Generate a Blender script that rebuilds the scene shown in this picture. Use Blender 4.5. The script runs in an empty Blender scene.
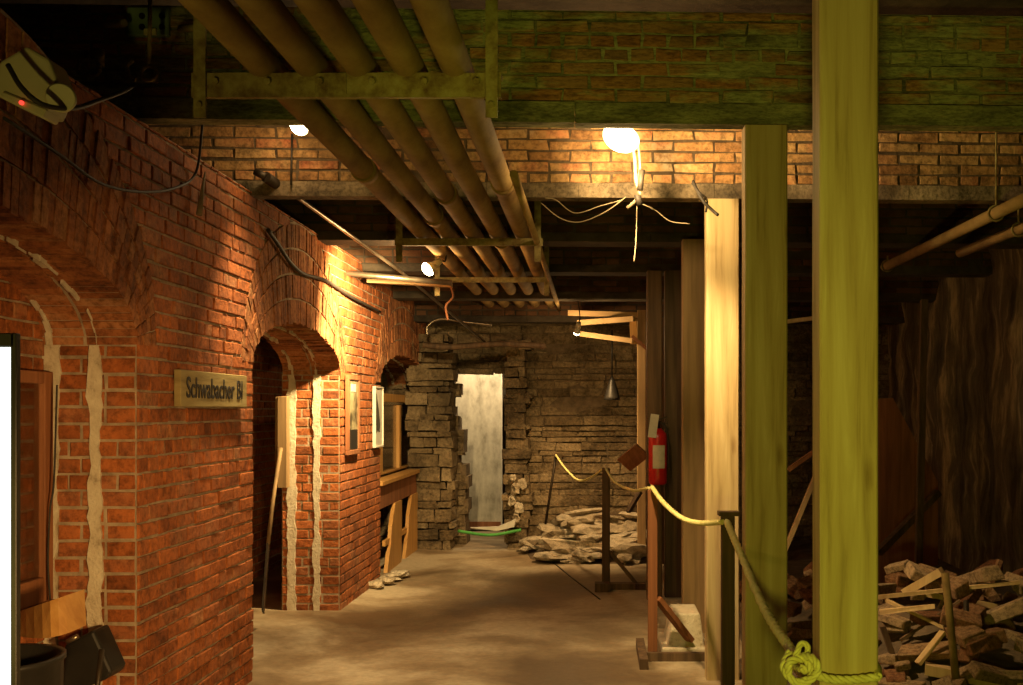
import bpy, bmesh, math, random
from mathutils import Vector, Matrix, noise
random.seed(7)
R = random.Random(11)
C = bpy.context.scene.collection
F = 1100.0; VX, VY, H = 595.0, 410.0, 1.5
def P(px, py, z):
    """metres for something seen at that place of the frame at distance z"""
    return Vector(((px-VX)*z/F, z, H+(VY-py)*z/F))
# ---------------------------------------------------------------- materials
def mat(name, build):
    m = bpy.data.materials.new(name); m.use_nodes = True
    nt = m.node_tree; nt.nodes.clear()
    out = nt.nodes.new('ShaderNodeOutputMaterial'); b = nt.nodes.new('ShaderNodeBsdfPrincipled')
    nt.links.new(b.outputs[0], out.inputs[0])
    build(nt, b, out)
    return m
def N(nt, t, **k):
    n = nt.nodes.new(t)
    for a, v in k.items():
        if a in n.inputs: n.inputs[a].default_value = v
        else: setattr(n, a, v)
    return n
def ramp(nt, fac, stops):
    r = nt.nodes.new('ShaderNodeValToRGB')
    e = r.color_ramp.elements
    while len(e) < len(stops): e.new(0.5)
    for i, (p, c) in enumerate(stops):
        e[i].position = p; e[i].color = (c[0], c[1], c[2], 1)
    nt.links.new(fac, r.inputs[0]); return r
def coords(nt, scale=(1,1,1)):
    tc = N(nt, 'ShaderNodeTexCoord'); mp = N(nt, 'ShaderNodeMapping'); mp.inputs['Scale'].default_value = scale
    nt.links.new(tc.outputs['Object'], mp.inputs[0]); return mp.outputs[0]
def mix(nt, f, a, b, mode='MIX'):
    m = N(nt, 'ShaderNodeMix'); m.data_type = 'RGBA'; m.blend_type = mode
    for s, v in ((0, f), (6, a), (7, b)):
        if hasattr(v, 'is_linked') or hasattr(v, 'links'): nt.links.new(v, m.inputs[s])
        elif s == 0: m.inputs[0].default_value = v
        else: m.inputs[s].default_value = (v[0], v[1], v[2], 1)
    return m.outputs[2]
def bump(nt, b, h, strength=.4, dist=.01):
    bp = N(nt, 'ShaderNodeBump'); bp.inputs['Strength'].default_value = strength; bp.inputs['Distance'].default_value = dist
    nt.links.new(h, bp.inputs['Height']); nt.links.new(bp.outputs[0], b.inputs['Normal'])
def noisy(name, stops, scale=6, rough=.85, bs=.4, bd=.01, stretch=(1,1,1), bscale=None, island=0, metal=0, detail=6, spec=.3, patch=None, orand=False, grime=None):
    def f(nt, b, out):
        co = coords(nt, stretch)
        n = N(nt, 'ShaderNodeTexNoise', Scale=scale, Detail=detail, Roughness=.62); nt.links.new(co, n.inputs['Vector'])
        fac = n.outputs['Fac']
        if island:
            g = N(nt, 'ShaderNodeObjectInfo' if orand else 'ShaderNodeNewGeometry'); m1 = N(nt, 'ShaderNodeMath', operation='MULTIPLY_ADD')
            m1.inputs[1].default_value = island; nt.links.new(g.outputs['Random' if orand else 'Random Per Island'], m1.inputs[0])
            m2 = N(nt, 'ShaderNodeMath', operation='MULTIPLY'); m2.inputs[1].default_value = 1-island*.6
            nt.links.new(fac, m2.inputs[0]); nt.links.new(m2.outputs[0], m1.inputs[2]); fac = m1.outputs[0]
        r = ramp(nt, fac, stops); col = r.outputs[0]
        if patch:
            n3 = N(nt, 'ShaderNodeTexNoise', Scale=patch[1], Detail=5, Roughness=.7); nt.links.new(co, n3.inputs['Vector'])
            r3 = ramp(nt, n3.outputs['Fac'], [(patch[2], (0,0,0)), (patch[3], (1,1,1))])
            col = mix(nt, r3.outputs[0], col, patch[0])
        if grime:
            g1 = N(nt, 'ShaderNodeTexNoise', Scale=grime[0], Detail=8, Roughness=.7); nt.links.new(co, g1.inputs['Vector'])
            g2 = ramp(nt, g1.outputs['Fac'], [(.36,(grime[1],)*3),(.56,(1,1,1))]); col = mix(nt, 1, col, g2.outputs[0], 'MULTIPLY')
            g3 = N(nt, 'ShaderNodeTexNoise', Scale=grime[0]*16, Detail=5, Roughness=.7); nt.links.new(co, g3.inputs['Vector'])
            g4 = ramp(nt, g3.outputs['Fac'], [(.34,(.5,)*3),(.55,(1,1,1))]); col = mix(nt, .9, col, g4.outputs[0], 'MULTIPLY')
        nt.links.new(col, b.inputs['Base Color'])
        b.inputs['Roughness'].default_value = rough; b.inputs['Metallic'].default_value = metal
        b.inputs['Specular IOR Level'].default_value = spec
        n2 = N(nt, 'ShaderNodeTexNoise', Scale=bscale or scale*4, Detail=8, Roughness=.6); nt.links.new(co, n2.inputs['Vector'])
        bump(nt, b, n2.outputs['Fac'], bs, bd)
    return mat(name, f)
M = {}
M['brick'] = noisy('red_brick', [(.22,(.13,.045,.018)),(.42,(.36,.105,.028)),(.6,(.5,.155,.042)),(.8,(.38,.13,.05)),(.97,(.52,.24,.1))], 9, .85, .9, .01, island=.5, patch=((.45,.33,.2), 3.5, .68, .82), grime=(1.8,.55))
M['mortar'] = noisy('lime_mortar', [(.3,(.22,.16,.1)),(.7,(.48,.38,.26))], 14, .95, .7, .006)
M['vous'] = noisy('weathered_arch_brick', [(.2,(.14,.05,.022)),(.45,(.32,.11,.04)),(.7,(.44,.17,.06)),(.95,(.48,.25,.12))], 8, .9, .9, .01, island=.45, patch=((.5,.38,.2), 3, .6, .78), grime=(2,.5))
M['beambrick'] = noisy('buff_orange_brick', [(.2,(.2,.09,.04)),(.45,(.5,.26,.1)),(.7,(.62,.38,.16)),(.95,(.6,.2,.09))], 7, .9, .9, .012, island=.5, patch=((.5,.43,.3), 2.2, .6, .78), grime=(2.2,.4))
M['washbrick'] = noisy('limewashed_brick', [(.2,(.3,.13,.05)),(.4,(.46,.2,.07)),(.6,(.5,.27,.11)),(.8,(.4,.22,.1))], 5, .95, .9, .014, island=.5, stretch=(.6,1,2), patch=((.42,.42,.22), 2.6, .46, .58), grime=(2.5,.45))
M['wash'] = noisy('old_limewash', [(.25,(.12,.1,.05)),(.5,(.36,.35,.18)),(.8,(.48,.46,.26))], 4, .95, .9, .015, stretch=(.6,1,2), grime=(3,.4))
M['dimbrick'] = noisy('shade_darkened_brick', [(.2,(.03,.018,.01)),(.5,(.08,.04,.02)),(.85,(.14,.07,.035))], 8, .95, .8, .01, island=.45)  # brick colour darkened for dim far beams that the lamps lit too strongly
M['darkjoint'] = noisy('dark_crumbled_joint', [(.3,(.05,.035,.02)),(.7,(.16,.11,.065))], 14, .95, .8, .01)
M['plaster'] = noisy('chalky_plaster', [(.25,(.26,.19,.11)),(.42,(.58,.5,.36)),(.8,(.74,.68,.52))], 16, .95, .8, .01)
M['concrete'] = noisy('rough_concrete', [(.3,(.14,.1,.06)),(.7,(.38,.29,.18))], 5, .9, .8, .015, grime=(3,.4))
M['darkconc'] = noisy('dark_concrete', [(.3,(.03,.024,.018)),(.7,(.1,.08,.055))], 4, .95, .7, .02)  # dark-toned concrete for ceiling, outer walls and far beams
M['stone'] = noisy('grey_stone', [(.2,(.08,.055,.03)),(.5,(.24,.17,.09)),(.85,(.4,.3,.17))], 7, .9, 1, .03, island=.35, grime=(2,.4))
M['stonemortar'] = noisy('crumbling_stone_joint', [(.3,(.1,.075,.045)),(.8,(.28,.2,.12))], 12, .95, .8, .02)
M['rubble'] = noisy('pale_broken_stone', [(.2,(.34,.26,.16)),(.5,(.58,.48,.33)),(.85,(.75,.66,.5))], 8, .9, .9, .015, island=.4, orand=True, grime=(3,.5))
M['rubblebrick'] = noisy('dusty_broken_brick', [(.2,(.1,.045,.022)),(.42,(.3,.12,.05)),(.6,(.38,.22,.11)),(.85,(.55,.38,.22))], 9, .9, .9, .012, island=.6, orand=True, grime=(4,.4))
def wood(name, stops, rough=.7, st=(14,14,.9), sc=1.3, bs=.25):
    def f(nt, b, out):
        co = coords(nt, st)
        n = N(nt, 'ShaderNodeTexNoise', Scale=sc, Detail=7, Roughness=.6, Distortion=.6); nt.links.new(co, n.inputs['Vector'])
        r = ramp(nt, n.outputs['Fac'], stops)
        co2 = coords(nt, (5,5,1.6)); k = N(nt, 'ShaderNodeTexVoronoi', Scale=1.1); nt.links.new(co2, k.inputs['Vector'])
        kr = ramp(nt, k.outputs['Distance'], [(.0,(.2,.13,.08)),(.06,(.6,.5,.4)),(.13,(1,1,1))])
        nt.links.new(mix(nt, .75, r.outputs[0], kr.outputs[0], 'MULTIPLY'), b.inputs['Base Color'])
        b.inputs['Roughness'].default_value = rough; b.inputs['Specular IOR Level'].default_value = .3
        bump(nt, b, n.outputs['Fac'], bs, .006)
    return mat(name, f)
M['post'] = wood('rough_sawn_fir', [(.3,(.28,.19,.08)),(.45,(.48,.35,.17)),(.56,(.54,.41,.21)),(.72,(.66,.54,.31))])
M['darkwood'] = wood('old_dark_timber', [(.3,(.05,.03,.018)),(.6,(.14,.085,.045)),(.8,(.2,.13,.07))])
M['midwood'] = wood('brown_old_timber', [(.3,(.16,.1,.045)),(.6,(.28,.18,.08)),(.8,(.34,.23,.11))])
M['redwood'] = wood('brown_stained_wood', [(.3,(.16,.06,.025)),(.6,(.3,.12,.05)),(.8,(.36,.17,.08))])
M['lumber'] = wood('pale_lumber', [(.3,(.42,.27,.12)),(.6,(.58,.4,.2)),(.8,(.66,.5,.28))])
M['lumberX'] = wood('pale_lumber_lying', [(.3,(.42,.27,.12)),(.6,(.58,.4,.2)),(.8,(.66,.5,.28))], st=(.9,14,14))
M['orangewood'] = wood('orange_varnished_wood', [(.3,(.4,.19,.05)),(.6,(.55,.3,.09)),(.8,(.6,.36,.13))], rough=.5)
M['pipe'] = noisy('rusty_steam_pipe', [(.25,(.1,.05,.02)),(.5,(.26,.17,.06)),(.75,(.38,.28,.11))], 5, .85, .5, .006, stretch=(1,.5,1), metal=0, spec=.25)
M['iron'] = noisy('painted_rusty_iron', [(.3,(.12,.06,.02)),(.55,(.3,.24,.09)),(.8,(.42,.38,.18))], 18, .65, .6, .004, metal=.2)
M['darkiron'] = noisy('black_iron', [(.3,(.02,.015,.01)),(.8,(.08,.06,.04))], 10, .5, .3, .004, metal=.6)
M['conduit'] = noisy('dull_steel_conduit', [(.3,(.16,.12,.08)),(.8,(.4,.33,.24))], 10, .3, .2, .002, metal=.8)
M['black'] = noisy('black_paint', [(.3,(.012,.011,.01)),(.8,(.03,.027,.022))], 6, .45, .2, .003)
M['cable'] = noisy('dark_rubber_cable', [(.3,(.02,.016,.012)),(.8,(.05,.04,.03))], 6, .6, .2, .002)
M['palecable'] = noisy('pale_cloth_cable', [(.3,(.2,.15,.09)),(.8,(.4,.32,.2))], 16, .8, .2, .002)
M['rope'] = noisy('yellow_rope', [(.3,(.66,.58,.2)),(.8,(.85,.8,.38))], 30, .6, .4, .003)
M['white'] = noisy('dirty_white', [(.3,(.5,.47,.38)),(.8,(.75,.72,.62))], 6, .6, .2, .003)
M['cream'] = noisy('cream_plastic', [(.3,(.42,.38,.26)),(.8,(.55,.5,.36))], 5, .45, .1, .002)
M['red'] = noisy('fire_red_enamel', [(.3,(.45,.012,.012)),(.8,(.6,.02,.018))], 6, .3, .1, .002, spec=.5)
M['label'] = noisy('paper_label', [(.3,(.55,.5,.4)),(.8,(.75,.7,.58))], 20, .7, .1, .001)
M['green'] = noisy('green_edge_paint', [(.3,(.05,.28,.05)),(.8,(.12,.45,.1))], 9, .6, .2, .003)
M['greenbox'] = noisy('grey_green_enamel', [(.3,(.14,.22,.13)),(.8,(.25,.36,.22))], 6, .5, .2, .003)
M['panel'] = noisy('mottled_whitewashed_board', [(.28,(.24,.22,.17)),(.5,(.5,.47,.38)),(.75,(.7,.67,.55))], 5, .8, .3, .006, stretch=(1.5,1,.8))
M['sign'] = noisy('aged_olive_signboard', [(.3,(.2,.15,.06)),(.55,(.34,.27,.11)),(.8,(.4,.34,.16))], 7, .7, .4, .004, stretch=(1,.4,3))
M['dirt'] = noisy('dark_earth', [(.3,(.05,.035,.022)),(.7,(.17,.12,.075))], 5, .95, .9, .02)
M['picture'] = noisy('faded_photograph', [(.35,(.06,.05,.03)),(.5,(.3,.26,.15)),(.65,(.5,.44,.28))], 5, .4, .0, .001)
M['fig'] = noisy('dark_print_ink', [(.3,(.03,.03,.025)),(.8,(.12,.11,.08))], 12, .6, .0, .001)
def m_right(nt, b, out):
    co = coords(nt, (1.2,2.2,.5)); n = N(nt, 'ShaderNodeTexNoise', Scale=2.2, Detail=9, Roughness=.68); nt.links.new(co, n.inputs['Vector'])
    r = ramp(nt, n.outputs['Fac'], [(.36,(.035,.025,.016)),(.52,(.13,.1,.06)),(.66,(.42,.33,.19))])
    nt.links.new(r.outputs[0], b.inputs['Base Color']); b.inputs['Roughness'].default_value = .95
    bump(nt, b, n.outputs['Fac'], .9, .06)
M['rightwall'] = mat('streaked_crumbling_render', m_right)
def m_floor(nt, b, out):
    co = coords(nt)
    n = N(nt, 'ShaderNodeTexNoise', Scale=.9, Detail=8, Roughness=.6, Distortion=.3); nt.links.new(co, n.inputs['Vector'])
    r = ramp(nt, n.outputs['Fac'], [(.38,(.16,.105,.055)),(.5,(.3,.22,.125)),(.6,(.5,.41,.27))])  # contrast of the broad blotches raised to stand in for shade on the floor
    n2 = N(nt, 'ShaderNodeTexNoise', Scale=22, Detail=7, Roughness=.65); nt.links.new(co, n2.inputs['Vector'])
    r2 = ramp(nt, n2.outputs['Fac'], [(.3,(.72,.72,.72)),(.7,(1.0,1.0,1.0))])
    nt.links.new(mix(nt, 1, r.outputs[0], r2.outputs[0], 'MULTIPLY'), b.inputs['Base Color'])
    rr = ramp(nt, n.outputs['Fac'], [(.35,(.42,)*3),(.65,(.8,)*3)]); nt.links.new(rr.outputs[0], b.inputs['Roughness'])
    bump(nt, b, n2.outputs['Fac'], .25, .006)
M['floor'] = mat('worn_shaded_concrete_floor', m_floor)
def emis(name, col, s):
    def f(nt, b, out):
        e = N(nt, 'ShaderNodeEmission'); e.inputs[0].default_value = (*col, 1); e.inputs[1].default_value = s
        nt.links.new(e.outputs[0], out.inputs[0])
    return mat(name, f)
M['bulb'] = emis('lamp_glow', (1,.8,.45), 30)
M['screen'] = emis('backlit_panel', (.93,1,.86), 2.2)
M['led'] = emis('red_indicator', (1,.05,.03), 2.0)
def m_glass(nt, b, out):
    b.inputs['Base Color'].default_value = (.8,.75,.65,1); b.inputs['Roughness'].default_value = .12
    b.inputs['Transmission Weight'].default_value = 1; b.inputs['IOR'].default_value = 1.45
M['glass'] = mat('dusty_glass', m_glass)
# ---------------------------------------------------------------- object helpers
def obj(name, bm, ms, parent=None, smooth=False):
    me = bpy.data.meshes.new(name)
    bmesh.ops.recalc_face_normals(bm, faces=bm.faces)
    if parent is not None:
        mi = Matrix.Translation(-W(parent)); bm.transform(mi)
    bm.to_mesh(me); bm.free()
    for m in (ms if isinstance(ms, (list, tuple)) else [ms]): me.materials.append(M[m])
    if smooth:
        for p in me.polygons: p.use_smooth = True
    o = bpy.data.objects.new(name, me); C.objects.link(o)
    if parent is not None: o.parent = parent
    return o
def W(o):
    v = Vector(o.location)
    while o.parent: o = o.parent; v += o.location
    return v
def tag(o, label, cat, group=None):
    o['label'] = label; o['category'] = cat
    if group: o['group'] = group
    return o
def thing(name, label, cat, loc=(0,0,0), group=None):
    o = bpy.data.objects.new(name, None); C.objects.link(o); o.location = loc; o.empty_display_size = .1
    return tag(o, label, cat, group)
def solo(name, bm, ms, label, cat, group=None, smooth=False, origin=None):
    """a one-mesh thing with its origin at its base"""
    if origin is None:
        vs = [v.co for v in bm.verts]; n = len(vs)
        origin = Vector((sum(v.x for v in vs)/n, sum(v.y for v in vs)/n, min(v.z for v in vs)))
    origin = Vector(origin); bm.transform(Matrix.Translation(-origin))
    o = obj(name, bm, ms, None, smooth); o.location = origin
    return tag(o, label, cat, group)
def struct(name, bm, ms, parent=None, smooth=False):
    o = obj(name, bm, ms, parent, smooth)
    if parent is None: o['kind'] = 'structure'
    return o
def B(): return bmesh.new()
def hexa(bm, pts, mi=0):
    v = [bm.verts.new(p) for p in pts]
    for f in ((0,1,2,3),(7,6,5,4),(0,4,5,1),(1,5,6,2),(2,6,7,3),(3,7,4,0)):
        fc = bm.faces.new([v[i] for i in f]); fc.material_index = mi
    return v
def box(bm, a, b, j=0, mi=0, rnd=R):
    x0,y0,z0 = a; x1,y1,z1 = b
    p = [(x0,y0,z0),(x1,y0,z0),(x1,y1,z0),(x0,y1,z0),(x0,y0,z1),(x1,y0,z1),(x1,y1,z1),(x0,y1,z1)]
    if j: p = [tuple(c+rnd.uniform(-j,j) for c in q) for q in p]
    return hexa(bm, p, mi)
def bevel(bm, w, seg=1):
    bmesh.ops.bevel(bm, geom=bm.edges[:], offset=w, segments=seg, affect='EDGES', profile=.5, clamp_overlap=True)
def obox(bm, c, size, rot=(0,0,0), j=0, mi=0):
    from mathutils import Euler
    m = Matrix.Translation(c) @ Euler(rot).to_matrix().to_4x4()
    sx,sy,sz = [s/2 for s in size]
    pts = [(-sx,-sy,-sz),(sx,-sy,-sz),(sx,sy,-sz),(-sx,sy,-sz),(-sx,-sy,sz),(sx,-sy,sz),(sx,sy,sz),(-sx,sy,sz)]
    return hexa(bm, [m @ Vector([q+R.uniform(-j,j) for q in p]) for p in pts], mi)
def plank(bm, a, b, w, t, up=(0,0,1), j=0, mi=0):
    a = Vector(a); b = Vector(b); d = (b-a).normalized(); s = d.cross(Vector(up))
    if s.length < 1e-3: s = d.cross(Vector((0,1,0)))
    s.normalize(); u = s.cross(d)
    pts = []
    for q in (a, b):
        for i, k in ((-1,-1),(1,-1),(1,1),(-1,1)): pts.append(q + s*w/2*i + u*t/2*k + Vector([R.uniform(-j,j) for _ in range(3)]))
    return hexa(bm, pts, mi)
def catmull(pts, n=8):
    pts = [Vector(p) for p in pts]
    if len(pts) < 3: return pts
    out = []; e = [2*pts[0]-pts[1]] + pts + [2*pts[-1]-pts[-2]]
    for i in range(1, len(e)-2):
        for k in range(n):
            t = k/n; p0,p1,p2,p3 = e[i-1],e[i],e[i+1],e[i+2]
            out.append(.5*((2*p1)+(p2-p0)*t+(2*p0-5*p1+4*p2-p3)*t*t+(3*p1-p0-3*p2+p3)*t**3))
    return out + [pts[-1]]
def tube(bm, pts, r, seg=10, caps=True, wob=0, mi=0, rf=None):
    pts = [Vector(p) for p in pts]; rings = []; u = None
    for i, p in enumerate(pts):
        d = (pts[min(i+1,len(pts)-1)] - pts[max(i-1,0)]).normalized()
        if u is None: u = d.orthogonal().normalized()
        else:
            u = (u - d*u.dot(d)); u = u.normalized() if u.length > 1e-6 else d.orthogonal().normalized()
        v = d.cross(u); rr = (rf(i/(len(pts)-1)) if rf else r)
        rings.append([bm.verts.new(p + (u*math.cos(2*math.pi*k/seg)+v*math.sin(2*math.pi*k/seg))*(rr+R.uniform(-wob,wob))) for k in range(seg)])
    for a, b in zip(rings, rings[1:]):
        for k in range(seg):
            f = bm.faces.new((a[k],a[(k+1)%seg],b[(k+1)%seg],b[k])); f.material_index = mi; f.smooth = True
    if caps:
        for rg in (rings[0], rings[-1]): bm.faces.new(rg).material_index = mi
    return rings
def lathe(bm, prof, c, axis=(0,0,1), seg=20):
    ax = Vector(axis).normalized(); u = ax.orthogonal().normalized(); v = ax.cross(u); c = Vector(c); rings = []
    for r, h in prof:
        rings.append([bm.verts.new(c+ax*h+(u*math.cos(2*math.pi*k/seg)+v*math.sin(2*math.pi*k/seg))*max(r,.0005)) for k in range(seg)])
    for a, b in zip(rings, rings[1:]):
        for k in range(seg): bm.faces.new((a[k],a[(k+1)%seg],b[(k+1)%seg],b[k])).smooth = True
    bm.faces.new(rings[0]); bm.faces.new(rings[-1])
def prism(bm, poly, ex):
    """poly: 3D points, ex: extrusion vector"""
    a = [bm.verts.new(p) for p in poly]; b = [bm.verts.new(Vector(p)+Vector(ex)) for p in poly]
    bm.faces.new(a); bm.faces.new(b[::-1]); n = len(a)
    for i in range(n): bm.faces.new((a[i],b[i],b[(i+1)%n],a[(i+1)%n]))
def rock(bm, c, s, rot=0, sub=2, rough=.22, seed=0):
    g = bmesh.new(); bmesh.ops.create_icosphere(g, subdivisions=sub, radius=1)
    off = Vector((seed*3.1, seed*1.7, seed*.7)); mr = Matrix.Rotation(rot,3,'Z')
    idx = {}
    for v in g.verts:
        p = v.co.copy(); m = max(abs(p.x),abs(p.y),abs(p.z)); p = p.lerp(p/m, .55)
        p *= 1+rough*(noise.noise(p*1.3+off)*1.6)
        idx[v] = bm.verts.new(Vector(c) + mr @ Vector((p.x*s[0],p.y*s[1],p.z*s[2])))
    for f in g.faces: bm.faces.new([idx[v] for v in f.verts])
    g.free()
# ---------------------------------------------------------------- brickwork
def bricks(bm, o, u, v, n, v0, v1, spans, L=.215, Hc=.0687, m=.011, d=.09, proud=.006, j=.0022, mi=0, skip=0, header=.0, rnd=R):
    """courses of separate bricks; spans(v) -> list of (u0,u1); front face at +n*proud of the plane"""
    o, u, v, n = Vector(o), Vector(u), Vector(v), Vector(n)
    k = 0; y = v0
    while y < v1-.02:
        y2 = min(y+Hc, v1)
        hd = rnd.random() < header
        l = L/2 if hd else L
        for (a, b) in spans((y+y2)/2):
            x = a; first = True
            while x < b-.012:
                w = l
                if first and k % 2: w = l/2
                x2 = min(x+w, b)
                if b-x2 < .035: x2 = b
                first = False
                if rnd.random() >= skip:
                    pr = proud+rnd.uniform(-.004,.004)
                    pts = []
                    e = m/2
                    for q in ((0,0),(1,0),(1,1),(0,1)):
                        pu = (x+e if q[0]==0 else x2-e); pv = (y+e if q[1]==0 else y2-e)
                        pts.append((pu, pv))
                    c0 = [o+u*(a_+rnd.uniform(-j,j))+v*(b_+rnd.uniform(-j,j))-n*d for a_, b_ in pts]
                    c1 = [o+u*(a_+rnd.uniform(-j,j))+v*(b_+rnd.uniform(-j,j))+n*(pr-.003) for a_, b_ in pts]
                    cu = sum(p[0] for p in pts)/4; cv = sum(p[1] for p in pts)/4
                    c2 = []
                    for a_, b_ in pts:
                        a2 = a_+(.004 if a_<cu else -.004); b2 = b_+(.004 if b_<cv else -.004)
                        c2.append(o+u*a2+v*b2+n*pr)
                    V0=[bm.verts.new(p) for p in c0]; V1=[bm.verts.new(p) for p in c1]; V2=[bm.verts.new(p) for p in c2]
                    fs=[bm.faces.new(V2)]
                    for A_, B_ in ((V0,V1),(V1,V2)):
                        for t in range(4): fs.append(bm.faces.new((A_[t],A_[(t+1)%4],B_[(t+1)%4],B_[t])))
                    fs.append(bm.faces.new(V0[::-1]))
                    for f in fs: f.material_index = mi
                x = x2
        y = y2; k += 1
def backing(bm, o, u, v, n, v0, v1, spans, Hc=.0687, d=.4, mi=1):
    o, u, v, n = Vector(o), Vector(u), Vector(v), Vector(n); y = v0
    while y < v1-.005:
        y2 = min(y+Hc, v1)
        for a, b in spans((y+y2)/2):
            hexa(bm, [o+u*a+v*y, o+u*b+v*y, o+u*b+v*y2, o+u*a+v*y2, o+u*a+v*y-n*d, o+u*b+v*y-n*d, o+u*b+v*y2-n*d, o+u*a+v*y2-n*d], mi)
        y = y2
# ================================================================ SETTING
WX = -1.885; WT = .42; TOP = 2.70
ARCH = [(3.24,1.29,.267,.385),(7.09,1.04,.26,.29),(10.95,1.31,.24,.30)]   # centre, half width, springing over eye, rise
def cut(spans, a, b):
    out = []
    for s, e in spans:
        if b <= s or a >= e: out.append((s,e)); continue
        if a > s: out.append((s,a))
        if b < e: out.append((b,e))
    return [q for q in out if q[1]-q[0] > .02]
def wall_spans(v, grow=True):
    sp = [(-1.2, 12.3)]
    for c, a, s, r in ARCH:
        sv = H+s
        if v < sv: sp = cut(sp, c-a, c+a)
        else:
            A, Bq = (a+.19, r+.62) if grow else (a, r)
            t = (v-sv)/Bq
            if t < 1: hw = A*math.sqrt(1-t*t); sp = cut(sp, c-hw, c+hw)
    return sp
bm = B()
bricks(bm, (WX,0,0), (0,1,0), (0,0,1), (1,0,0), 0, TOP, wall_spans, header=.22, j=.0034)
backing(bm, (WX-.004,0,0), (0,1,0), (0,0,1), (1,0,0), 0, TOP, wall_spans, d=WT)
for c, a, s, r in ARCH:      # jambs that face back towards the viewer
    z = c+a
    if z > 12: continue
    jsp = lambda v: [(WX-.43, WX-.003)]
    bricks(bm, (0,z,0), (1,0,0), (0,0,1), (0,-1,0), 0, H+s, jsp, L=.2, proud=.004, header=.3)
    backing(bm, (0,z+.004,0), (1,0,0), (0,0,1), (0,-1,0), 0, H+s, lambda v: [(WX-.43, WX-.008)], d=.1)
wl = struct('wall_left', bm, ['brick','mortar'])
# arch rings with soffits
for ai, (c, a, s, r) in enumerate(ARCH):
    bm = B(); sv = H+s; rings = 4
    al = [0.0]
    for i in range(200):
        t = math.pi*(i+.5)/200; al.append(al[-1]+math.hypot((a+.1)*math.sin(t), (r+.2)*math.cos(t))*math.pi/200)
    def warp(t, al=al):
        q = min(max(t/math.pi,0),1)*al[-1]; lo = 0
        while lo < 199 and al[lo+1] < q: lo += 1
        return math.pi*(lo+(q-al[lo])/(al[lo+1]-al[lo]))/200
    def pt(t, f, depth):
        A = a+.19*f; Q = r+.64*f; t = warp(t)
        return Vector((WX-depth, c+A*math.cos(t), sv+Q*math.sin(t)))
    nseg = int(al[-1]/.052)
    for k in range(rings):
        f0 = k/rings; f1 = (k+1)/rings
        n = nseg + k*4
        for i in range(n):
            g = .12
            t0 = math.pi*(i+g*.5)/n; t1 = math.pi*(i+1-g*.5)/n; q_ = R.uniform(-.003,.003)
            if k == 0:
                for d0, d1 in ((-.006, .205), (.218, .42)):
                    dj = R.uniform(-.004,.004); q = R.uniform(-.012,.006)/.54
                    hexa(bm, [pt(t0,f0+q,d0+dj),pt(t1,f0+q,d0+dj),pt(t1,f1-.02,d0+dj),pt(t0,f1-.02,d0+dj), pt(t0,f0+q,d1),pt(t1,f0+q,d1),pt(t1,f1-.02,d1),pt(t0,f1-.02,d1)], 0)
            else:
                dj = R.uniform(-.005,.005)
                hexa(bm, [pt(t0,f0+q_,-.006+dj),pt(t1,f0+q_,-.006+dj),pt(t1,f1-.025+q_,-.006+dj),pt(t0,f1-.025+q_,-.006+dj), pt(t0,f0,.1),pt(t1,f0,.1),pt(t1,f1-.025,.1),pt(t0,f1-.025,.1)], 0)
    n = 48
    for i in range(n):
        t0 = math.pi*i/n; t1 = math.pi*(i+1)/n
        hexa(bm, [pt(t0,.015,.003),pt(t1,.015,.003),pt(t1,1,.003),pt(t0,1,.003),pt(t0,.015,.41),pt(t1,.015,.41),pt(t1,1,.41),pt(t0,1,.41)], 1)
    obj('arch_ring', bm, ['vous','mortar'], wl)
    # chalky plaster lines on jamb and soffit
    bm = B()
    for d0, d1 in ((.145,.195),(.325,.385)):
        z = c+a
        if z < 12:
            k_ = int(sv/.035); L_ = []; R_ = []
            wv = R.uniform(0,50)
            for q in range(k_+1):
                v_ = sv*q/k_; nz_ = noise.noise(Vector((wv,v_*5,0))); n2_ = noise.noise(Vector((wv+9,v_*14,0)))
                L_.append(WX-d1+.018*nz_+.012*n2_+R.uniform(-.004,.004)); R_.append(WX-d0-.014*nz_+.014*n2_+R.uniform(-.004,.004))
            for q in range(k_):
                v0_, v1_ = sv*q/k_, sv*(q+1)/k_
                zf = z-.013
                hexa(bm, [(L_[q],zf,v0_),(R_[q],zf,v0_),(R_[q+1],zf,v1_),(L_[q+1],zf,v1_),(L_[q],z+.01,v0_),(R_[q],z+.01,v0_),(R_[q+1],z+.01,v1_),(L_[q+1],z+.01,v1_)])
        m_ = 40
        for i in range(m_):
            if R.random() < .2: continue
            t0 = math.pi*i/m_; t1 = math.pi*(i+1)/m_; e0 = d0+.02+R.uniform(-.01,.01); e1 = d1-.02+R.uniform(-.012,.012)
            hexa(bm, [pt(t0,-.035,e0),pt(t1,-.035,e0),pt(t1,.05,e0),pt(t0,.05,e0),pt(t0,-.035,e1),pt(t1,-.035,e1),pt(t1,.05,e1),pt(t0,.05,e1)])
    obj('plaster_line', bm, 'plaster', wl)
# recess behind the arches
bm = B()
def back_spans(v):
    return [(1.0,4.52)]
bricks(bm, (-2.265,0,0), (0,1,0), (0,0,1), (1,0,0), 0, 2.6, back_spans, proud=.004, header=.3)
backing(bm, (-2.27,0,0), (0,1,0), (0,0,1), (1,0,0), 0, 2.6, back_spans, d=.2)
struct('wall_recess', bm, ['brick','mortar'])
bm = B()
bricks(bm, (-3.0,0,0), (0,1,0), (0,0,1), (1,0,0), 0, 2.7, lambda v: [(4.6,12.3)], proud=.004)
backing(bm, (-3.005,0,0), (0,1,0), (0,0,1), (1,0,0), 0, 2.7, lambda v: [(-1.2,12.3)], d=.1, Hc=2.7)
struct('wall_recess_back', bm, ['brick','mortar'])
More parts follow.
